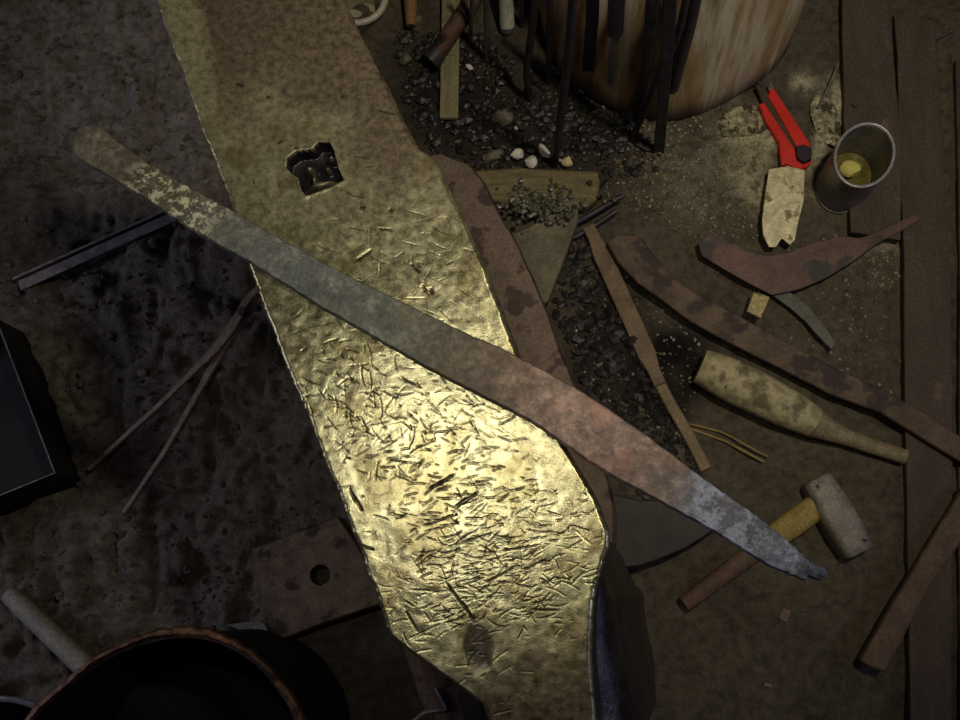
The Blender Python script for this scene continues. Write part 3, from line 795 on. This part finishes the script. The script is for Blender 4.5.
# oval tin can
tc = P(864.5, 155, .105)
tin = empty('tin_can', Vector((tc.x, tc.y, 0)), 'open oval grey tin can holding yellowish residue', 'can')
ang = math.radians(62)
MT = simple('dull_tin', (126, 126, 128), (168, 166, 162), 40, .42, .45, .3)
obj('can_wall', cyl(tc, .0365, .0375, .004, .105, .0022, 64, 1.28, ang), MT, tin)
obj('rim', ringtube(circle(tc, .0375, .105, 64, 1.28, ang), .0019), simple('bright_tin', (170, 166, 170), (196, 192, 196), 40, .4, .4), tin)
obj('base', prism(circle(tc, .0372, .008, 64, 1.28, ang), .008), MT, tin)
obj('residue', prism(refine(circle(tc, .0338, .022, 40, 1.28, ang), .02), .014), simple('residue_liquid', (96, 88, 40), (128, 118, 56), 50, .2, 0, .3, spec=.7), tin)
tag(obj('wax_lump', lump(P(851, 170, .030), (.017, .014, .010), 77, ICO3), simple('yellow_wax', (214, 206, 110), (232, 226, 150), 60, .5)), 'lumpy pale yellow wax sitting inside the oval tin can', 'wax')
# planks at the right
tag(obj('dark_plank', slab([(841, -40), (843, 60), (845, 150), (851, 232), (901, 240), (902, 150), (894, 60), (890, -40)], .018, .018, .0006), M_PLANK, bevel=.0015), 'short dark brown plank partly under the tin can', 'plank')
pk = empty('long_plank', P(925, 300, 0), 'long narrow brown plank down the right side, passing under the bar', 'plank')
obj('board', slab([(894, 14), (898, 60), (899, 150), (904, 250), (905, 400), (908, 560), (911, 760), (952, 760), (952, 560), (953, 400), (950, 250), (941, 120), (935, 20)], .016, .016, .0006), M_PLANK, pk, bevel=.0015)
obj('nail', tube([P(909, 67, .014), P(909, 67, .018)], .0022, 10), M_DARK, pk)
tag(obj('edge_plank', slab([(956, 60), (960, 300), (958, 520), (962, 740), (1030, 740), (1020, 60)], .012, .010, .0006), simple('purple_board', (74, 58, 54), (92, 74, 66), 20, .8, 0, .3), bevel=.001), 'dark board along the right edge of the floor', 'plank')
# lower right baton
tag(obj('wooden_baton', slab([(964, 486), (990, 500), (930, 588), (886, 672), (871, 668), (860, 661), (896, 598)], .036, .018, .0005), simple('baton_wood', (92, 76, 62), (118, 98, 76), 16, .75, stretch=(3, 3, 3)), bevel=.003), 'thick brown wooden baton lying across the long plank at lower right', 'baton')
# wire bits
rod('wire', [(934, 40, .010), (956, 29, .012)], .0012, M_GREY, 'thin bright wire beside the end of the long plank', 'wire')
rod('wire', [(818, 108, .012), (830, 84, .012), (838, 64, .014)], .0016, M_TONG, 'thin dull wire beside the dark plank', 'wire')
tag(obj('bolt', tube([P(857, 103, .024), P(855, 105, .020)], [.004, .0045], 10), M_GREY), 'tiny bright screw head on the dark plank above the can', 'screw')
tag(obj('wood_chip', slab([(783, 608), (792, 611), (786, 622), (779, 618)], .008, .006), simple('chip_b', (118, 98, 84), (140, 118, 100))), 'tiny brown chip on the dark earth below the hammer', 'chip')
tag(obj('wood_chip', slab([(765, 682), (773, 685), (771, 688), (764, 686)], .008, .005), simple('chip_c', (118, 104, 92), (150, 130, 110))), 'tiny pale chip on the dark earth near the bottom edge', 'chip')
# dark slab below the blade
tag(obj('iron_slab', slab([(600, 490), (640, 500), (700, 500), (730, 520), (686, 548), (640, 566), (600, 570)], .05, .048, .0008), simple('dull_slab', (50, 46, 42), (66, 60, 54), 30, .6, .2, .4), bevel=.002), 'dark iron slab on the floor under the middle of the blade', 'slab')

# ---------------- white lumps
wl = [((518, 154), (.0115, .0085, .007)), ((531, 161), (.0095, .012, .008)), ((545, 152), (.0075, .015, .008)), ((567, 161), (.0090, .0098, .008)), ((469, 67), (.0045, .0075, .004)), ((559, 160), (.003, .005, .003)), ((516, 128), (.0035, .0035, .003))]
wn = ['leftmost white flux lump above the billet', 'white flux lump between the leftmost one and the long rod foot', 'tall white flux lump touching the long rod foot', 'rounded cream lump right of the long rod foot',
      'small pointed white lump beside the pale lath', 'tiny white crumb right behind the long rod foot', 'tiny white crumb above the leftmost lump']
for k, (((x, y), s), lb) in enumerate(zip(wl, wn)):
    p = P(x, y, .0); z = ground(p.x, p.y)+s[2]*.8+.004
    tag(obj('flux_lump', lump(P(x, y, z), s, 300+k, ICO2, rz=0.3*k), M_WHITE if k != 3 else simple('cream_flux', (200, 190, 140), (220, 212, 168), 60, .8), smooth=25), lb, 'stone', 'white flux lumps at the rods')
# grey rocks
rk = [((502, 118), (.018, .014, .010), 'grey-green rock above the white lumps'), ((495, 157), (.018, .011, .010), 'dark grey rock just left of the white lumps'),
      ((415, 22), (.014, .014, .012), 'rough brownish rock beside the wooden peg'), ((632, 112), (.012, .024, .016), 'blue-grey rock at the foot of the leaning rods'),
      ((405, 60), (.012, .010, .010), 'small rough rock between the anvil and the lath'), ((745, 122), (.045, .028, .008), 'flat pale dusty stone left of the red knife'),
      ((826, 120), (.020, .044, .007), 'flat pale dusty stone between knife and dark plank'), ((136, 134), (.007, .005, .004), 'small pale pebble on the earth left of the anvil'),
      ((100, 35), (.010, .006, .006), 'pale pebble in the upper left clay'), ((142, 373), (.009, .007, .005), 'greenish pebble by the tongs')]
M_PST = simple('dusty_stone', (140, 132, 100), (244, 238, 200), 90, .85, 0, 1.0, .006, spots=(104, 94, 66), spot_scale=60, spot_at=.56)
for k, ((x, y), s, lb) in enumerate(rk):
    p = P(x, y, 0); z = ground(p.x, p.y)+s[2]*.35
    tag(obj('rock', lump(P(x, y, z), s, 400+k, ICO3, rz=0.2), M_PST if k in (5, 6) else (M_ROCK if k != 3 else simple('blue_rock', (84, 84, 90), (108, 106, 108), 40)), smooth=30), lb, 'stone')

# ---------------- coal and cinders (uncountable)
def scatter(name, zones, n, smin, smax, mat, label, cat, lift=0.0, seed=11):
    rr = random.Random(seed); gs = []
    tot = sum(z[-1] for z in zones)
    while len(gs) < n:
        q = rr.uniform(0, tot)
        for poly, w in zones:
            q -= w
            if q <= 0: break
        x = rr.uniform(min(a for a, b in poly), max(a for a, b in poly)); y = rr.uniform(min(b for a, b in poly), max(b for a, b in poly))
        if not inpoly(x, y, poly): continue
        s = smin*(smax/smin)**(rr.random()**1.6)
        p = P(x, y, 0)
        z = ground(p.x, p.y)+s*rr.uniform(0.1, 0.5)+lift
        gs.append(lump(Vector((p.x, p.y, z)), (s, s*rr.uniform(.6, 1), s*rr.uniform(.5, .9)), rr.randrange(10**6), ICO1))
    o = obj(name, join(*gs), mat, origin=(0, 0, 0), smooth=0)
    return tag(o, label, cat, kind='stuff')
ZC = [([(395, 30), (470, 30), (520, 60), (600, 90), (640, 140), (600, 165), (470, 172), (430, 150), (400, 90)], 3),
      ([(560, 240), (600, 240), (640, 340), (700, 470), (640, 500), (580, 380), (555, 310)], 3), ([(600, 130), (660, 130), (660, 170), (600, 190)], .2)]
scatter('coal', ZC, 2600, .0018, .012, M_COAL, 'heaps of small glinting black coal right of the anvil', 'coal')
ZG = [([(620, 120), (760, 100), (770, 240), (700, 240), (600, 200)], 3), ([(700, 250), (900, 230), (900, 400), (780, 360)], 1), ([(560, 240), (700, 300), (700, 470), (580, 380)], 1.2),
      ([(860, 210), (900, 210), (900, 290), (870, 290)], .5), ([(560, 100), (700, 100), (700, 170), (560, 170)], .5)]
scatter('grit', ZG, 1700, .0009, .0038, simple('pale_grit', (110, 104, 80), (176, 168, 136), 60, .6), 'pale grit and crumbs strewn over the earth on the right', 'grit', seed=12)
scatter('earth_crumbs', [([(0, 0), (150, 0), (230, 230), (330, 480), (300, 640), (0, 640)], 1)], 1100, .002, .008, simple('earth_clod', (72, 64, 60), (104, 94, 84), 40, .85), 'crumbs of dry earth left of the anvil', 'earth', seed=13)

# ================================================================== LEFT SIDE
# tongs
tg = empty('blacksmith_tongs', P(240, 320, 0), 'iron tongs lying open on the earth, jaws toward the anvil edge', 'tongs')
z1, z2 = .052, .044
a1 = resample([P(282, 268, z1), P(262, 285, z1), P(247, 300, z1), P(236, 322, z1), P(215, 350, z1), P(160, 405, .045), P(88, 470, .038)], 22)
a2 = resample([P(290, 280, z2), P(270, 293, z2), P(255, 303, z2), P(242, 318, z2), P(226, 342, z2), P(200, 390, .044), P(165, 452, .042), P(124, 513, .036)], 22)
w1 = list(np.interp(range(22), [0, 3, 6, 8, 11, 21], [.008, .010, .015, .013, .009, .007])); w2 = w1
obj('rein', bar(a1, w1, .007), M_TONG, tg, bevel=.002)
obj('rein', bar(a2, w2, .007), M_TONG, tg, bevel=.002)
pv_ = P(242, 312, .052)
obj('rivet', tube([pv_+Vector((0, 0, -.010)), pv_+Vector((0, 0, .006))], .006, 14), M_RUST, tg, bevel=.001)
# flat bar upper left
tag(obj('angle_iron', join(bar([P(20, 286, .030), P(196, 207, .034)], .015, .004), bar([P(16, 281, .020), P(192, 202, .024)], .004, .022)), M_GREY, bevel=.0006), 'grey angle iron lying from the dark left edge toward the blade', 'bar')
# sheet metal at left edge
sh = empty('sheet_metal_box', P(-20, 420, 0), 'dark sheet metal box at the left edge with a bright thin rim', 'box')
bx = [P(-170, 380, .10), P(-4, 318, .10), P(55, 473, .10), P(-110, 540, .10)]
M_SOOT = simple("sooty_sheet", (26, 23, 25), (40, 35, 36), 30, .8)
def frame(c4, th, z0, z1):
    c = sum(c4, Vector())/4; vs = []
    inn = [p+(c-p).normalized()*th*1.4 for p in c4]
    for z, ring_ in ((z0, c4), (z1, c4), (z1, inn), (z0, inn)):
        vs += [Vector((p.x, p.y, z)) for p in ring_]
    fs = []
    for lv in range(4):
        for k in range(4):
            a, b = lv*4+k, lv*4+(k+1) % 4; c_, d_ = ((lv+1) % 4)*4+k, ((lv+1) % 4)*4+(k+1) % 4
            fs.append((a, b, d_, c_))
    return vs, fs
obj('box_wall', frame(bx, .0025, .004, .10), M_SOOT, sh)
obj('box_floor', prism([Vector((p.x, p.y, .03)) for p in bx], .026), M_SOOT, sh)
obj('rim', ringtube([p.copy() for q in range(4) for p in [bx[q].lerp(bx[(q+1) % 4], t/6) for t in range(6)]], .0011, 6), M_GREY, sh)
# steel block with a round hole
def block_hole():
    out = [(252, 548), (262, 545), (300, 530), (338, 516), (358, 545), (388, 602), (352, 614), (312, 628), (280, 641), (273, 640), (265, 610), (256, 580)]
    c = P(320, 575, .05)
    outer = [P(a, b, .05) for a, b in out]
    n = 48; inner = []; outr = []
    for k in range(n):
        a = 2*math.pi*k/n; d = Vector((math.cos(a), math.sin(a), 0))
        inner.append(c+d*.0135)
        best = None
        for i in range(len(outer)):
            p, q = outer[i], outer[(i+1) % len(outer)]; e = q-p
            den = d.x*e.y-d.y*e.x
            if abs(den) < 1e-9: continue
            t_ = ((p.x-c.x)*e.y-(p.y-c.y)*e.x)/den; u_ = ((p.x-c.x)*d.y-(p.y-c.y)*d.x)/den
            if t_ > 0 and -1e-6 <= u_ <= 1+1e-6 and (best is None or t_ < best): best = t_
        outr.append(c+d*(best or .05))
    # snap nearest ray ends to the corners
    for p in [outer[0], outer[3], outer[5], outer[9]]:
        i = min(range(n), key=lambda k: (outr[k]-p).length); outr[i] = p.copy()
    lo = lambda ps, z, k=1.0: [Vector((c.x+(p.x-c.x)*k, c.y+(p.y-c.y)*k, z)) for p in ps]
    rings = [lo(inner, .0), lo(inner, .05), lo(outr, .05, .965), lo(outr, .047, 1.0), lo(outr, .0, 1.0)]
    return loft(rings, False, False)
g = block_hole(); nn = 48
g = (g[0], g[1]+[(i, (i+1) % nn, 4*nn+(i+1) % nn, 4*nn+i) for i in range(nn)])
blk = empty('steel_block', P(320, 575, 0), 'brown steel block with a round bolt hole left of the anvil', 'block')
obj('block_body', g, simple('block_steel', (92, 78, 66), (126, 110, 92), 40, .55, .35, .5, spots=(62, 46, 42), spot_scale=26), blk, smooth=30)
tag(obj('steel_wedge', slab([(226, 625), (262, 619), (274, 640), (268, 644), (250, 634)], .03, .028), M_GREY, bevel=.001), 'small grey steel wedge behind the drum, beside the holed block', 'wedge')
# rusty drum, bottom left
dz = .30
RIMPX = [(28, 722), (60, 690), (92, 663), (130, 643), (170, 633), (205, 634), (235, 645), (262, 664), (284, 692), (300, 725), (306, 790), (285, 850), (220, 900), (120, 900), (40, 850), (12, 780)]
def smooth_closed(ps, n):
    out = []
    m = len(ps)
    for k in range(n):
        u = k*m/n; i = int(u); f = u-i
        p0, p1, p2, p3 = [np.array(ps[(i+q) % m], float) for q in (-1, 0, 1, 2)]
        out.append(tuple(.5*((2*p1)+(-p0+p2)*f+(2*p0-5*p1+4*p2-p3)*f*f+(-p0+3*p1-3*p2+p3)*f**3)))
    return out
RP = [P(a, b, dz) for a, b in smooth_closed(RIMPX, 120)]
dc = sum(RP, Vector())/len(RP)
drum = empty('rusty_drum', Vector((dc.x, dc.y, 0)), 'open rusty steel drum with a ragged orange rim, bottom left', 'drum')
MRI = simple('orange_rust', (96, 66, 46), (146, 108, 76), 60, .45, .3, .7, spots=(66, 44, 34), spot_scale=50)
def inset(d, z): return [Vector((p.x-(p.x-dc.x)/(p-dc).length*d, p.y-(p.y-dc.y)/(p-dc).length*d, z)) for p in RP]
dr_g = loft([inset(.004, 0), inset(.002, dz-.003), inset(.006, dz-.003), inset(.009, .055)], cap_top=False)
obj('drum_wall', dr_g, simple('sooty_drum', (26, 22, 24), (40, 34, 34), 30, .75), drum)
vs, fs = [], []
NR = len(RP)
for i, p in enumerate(RP):
    rad_ = (p-dc); rad_.z = 0; rad_.normalize()
    j = Vector((random.uniform(-1, 1), random.uniform(-1, 1), random.uniform(-1, 1)))*.0010
    w = .0065+.002*math.sin(i*.21+.6)
    for du, dv in ((-w*.35, -.010), (-w*.5, -.001), (-w*.15, .0025), (w*.5, .001), (w*.8, -.004), (w*.6, -.012)):
        vs.append(p+j+rad_*du+Vector((0, 0, dv)))
for i in range(NR):
    for k in range(6):
        a, b = i*6+k, i*6+(k+1) % 6; c_, d_ = ((i+1) % NR)*6+k, ((i+1) % NR)*6+(k+1) % 6
        fs.append((a, b, d_, c_))
obj('rim', (vs, fs), MRI, drum, smooth=40)
tag(obj('rusted_pipe_stub', tube([P(57, 686, .06), P(110, 655, .06)], .010, 14), MRI), 'rusty pipe stub beside the left of the drum', 'pipe') if False else None
# pale handle behind the drum
hd = empty('tool_handle', P(45, 628, 0), 'pale grey wooden tool handle leaning behind the rusty drum', 'handle')
obj('shaft', tube(resample([P(9, 594, .030), P(84, 666, .045), P(110, 690, .050)], 8), [.012, .0135, .0135, .0138, .014, .0142, .0142, .0142], 18), simple('grey_handle', (140, 140, 134), (176, 172, 152), 24, .6), hd)
# steel basin, corner
bc = P(-8, 800, .10)
bs = empty('steel_basin', Vector((bc.x, bc.y, 0)), 'steel basin with a bright rim in the bottom left corner', 'basin')
obj('basin_wall', cyl(bc, .095, .118, .0, .10, .003, 64), M_DARK, bs)
obj('rim', ringtube(circle(bc, .118, .10, 72), .004), simple('rim_steel', (150, 156, 160), (190, 196, 196), 40, .3, .6), bs)
# hooks by the anvil's lower left
hk = tag(obj('iron_hook', tube(resample([P(412, 722, .318), P(425, 712, .318), P(447, 709, .318), P(440, 696, .318), P(436, 688, .318)], 14), .0022, 10), M_GREY), 'small bent iron hook lying on the foot of the anvil, lower left', 'hook')

# ================================================================== LIGHT
def area(name, loc, target, size, energy, color, shape='DISK'):
    d = bpy.data.lights.new(name, 'AREA'); d.shape = shape; d.size = size; d.energy = energy; d.color = color
    o = bpy.data.objects.new(name, d); COL.objects.link(o); o.location = loc
    o.rotation_euler = (Vector(target)-Vector(loc)).to_track_quat('-Z', 'Y').to_euler(); return o
def spot(name, loc, target, energy, color, ang, blend, radius):
    d = bpy.data.lights.new(name, 'SPOT'); d.energy = energy; d.color = color; d.spot_size = math.radians(ang); d.spot_blend = blend; d.shadow_soft_size = radius
    o = bpy.data.objects.new(name, d); COL.objects.link(o); o.location = loc
    o.rotation_euler = (Vector(target)-Vector(loc)).to_track_quat('-Z', 'Y').to_euler(); return o
spot('work_lamp', (0.42, 0.42, 1.9), P(600, 120, .1), 48, (1.0, 0.90, 0.70), 68, 1.0, .05)
Gp = P(452, 470, FACE)
spot('hand_lamp', (Gp.x*2.0, Gp.y*2.0, 1.44), P(432, 335, FACE), 6.0, (1.0, 0.95, 0.82), 50, 1.0, .025)
area('door_daylight', (-1.7, 0.15, 1.0), (-.2, 0.2, .5), .6, 4.6, (0.78, 0.78, 1.0), 'SQUARE')
area('window_daylight', (1.6, -.05, 1.15), (.1, -.05, .5), .3, 2.2, (0.62, 0.66, 1.0), 'SQUARE')
w = bpy.data.worlds.new('world'); SC.world = w; w.use_nodes = True
w.node_tree.nodes['Background'].inputs['Color'].default_value = (0.55, 0.42, 0.62, 1)
w.node_tree.nodes['Background'].inputs['Strength'].default_value = 0.035

SC.view_settings.view_transform = 'Standard'
SC.view_settings.look = 'None'
SC.view_settings.gamma = 1
SC.view_settings.exposure = 0.0
SC.view_settings.use_curve_mapping = False
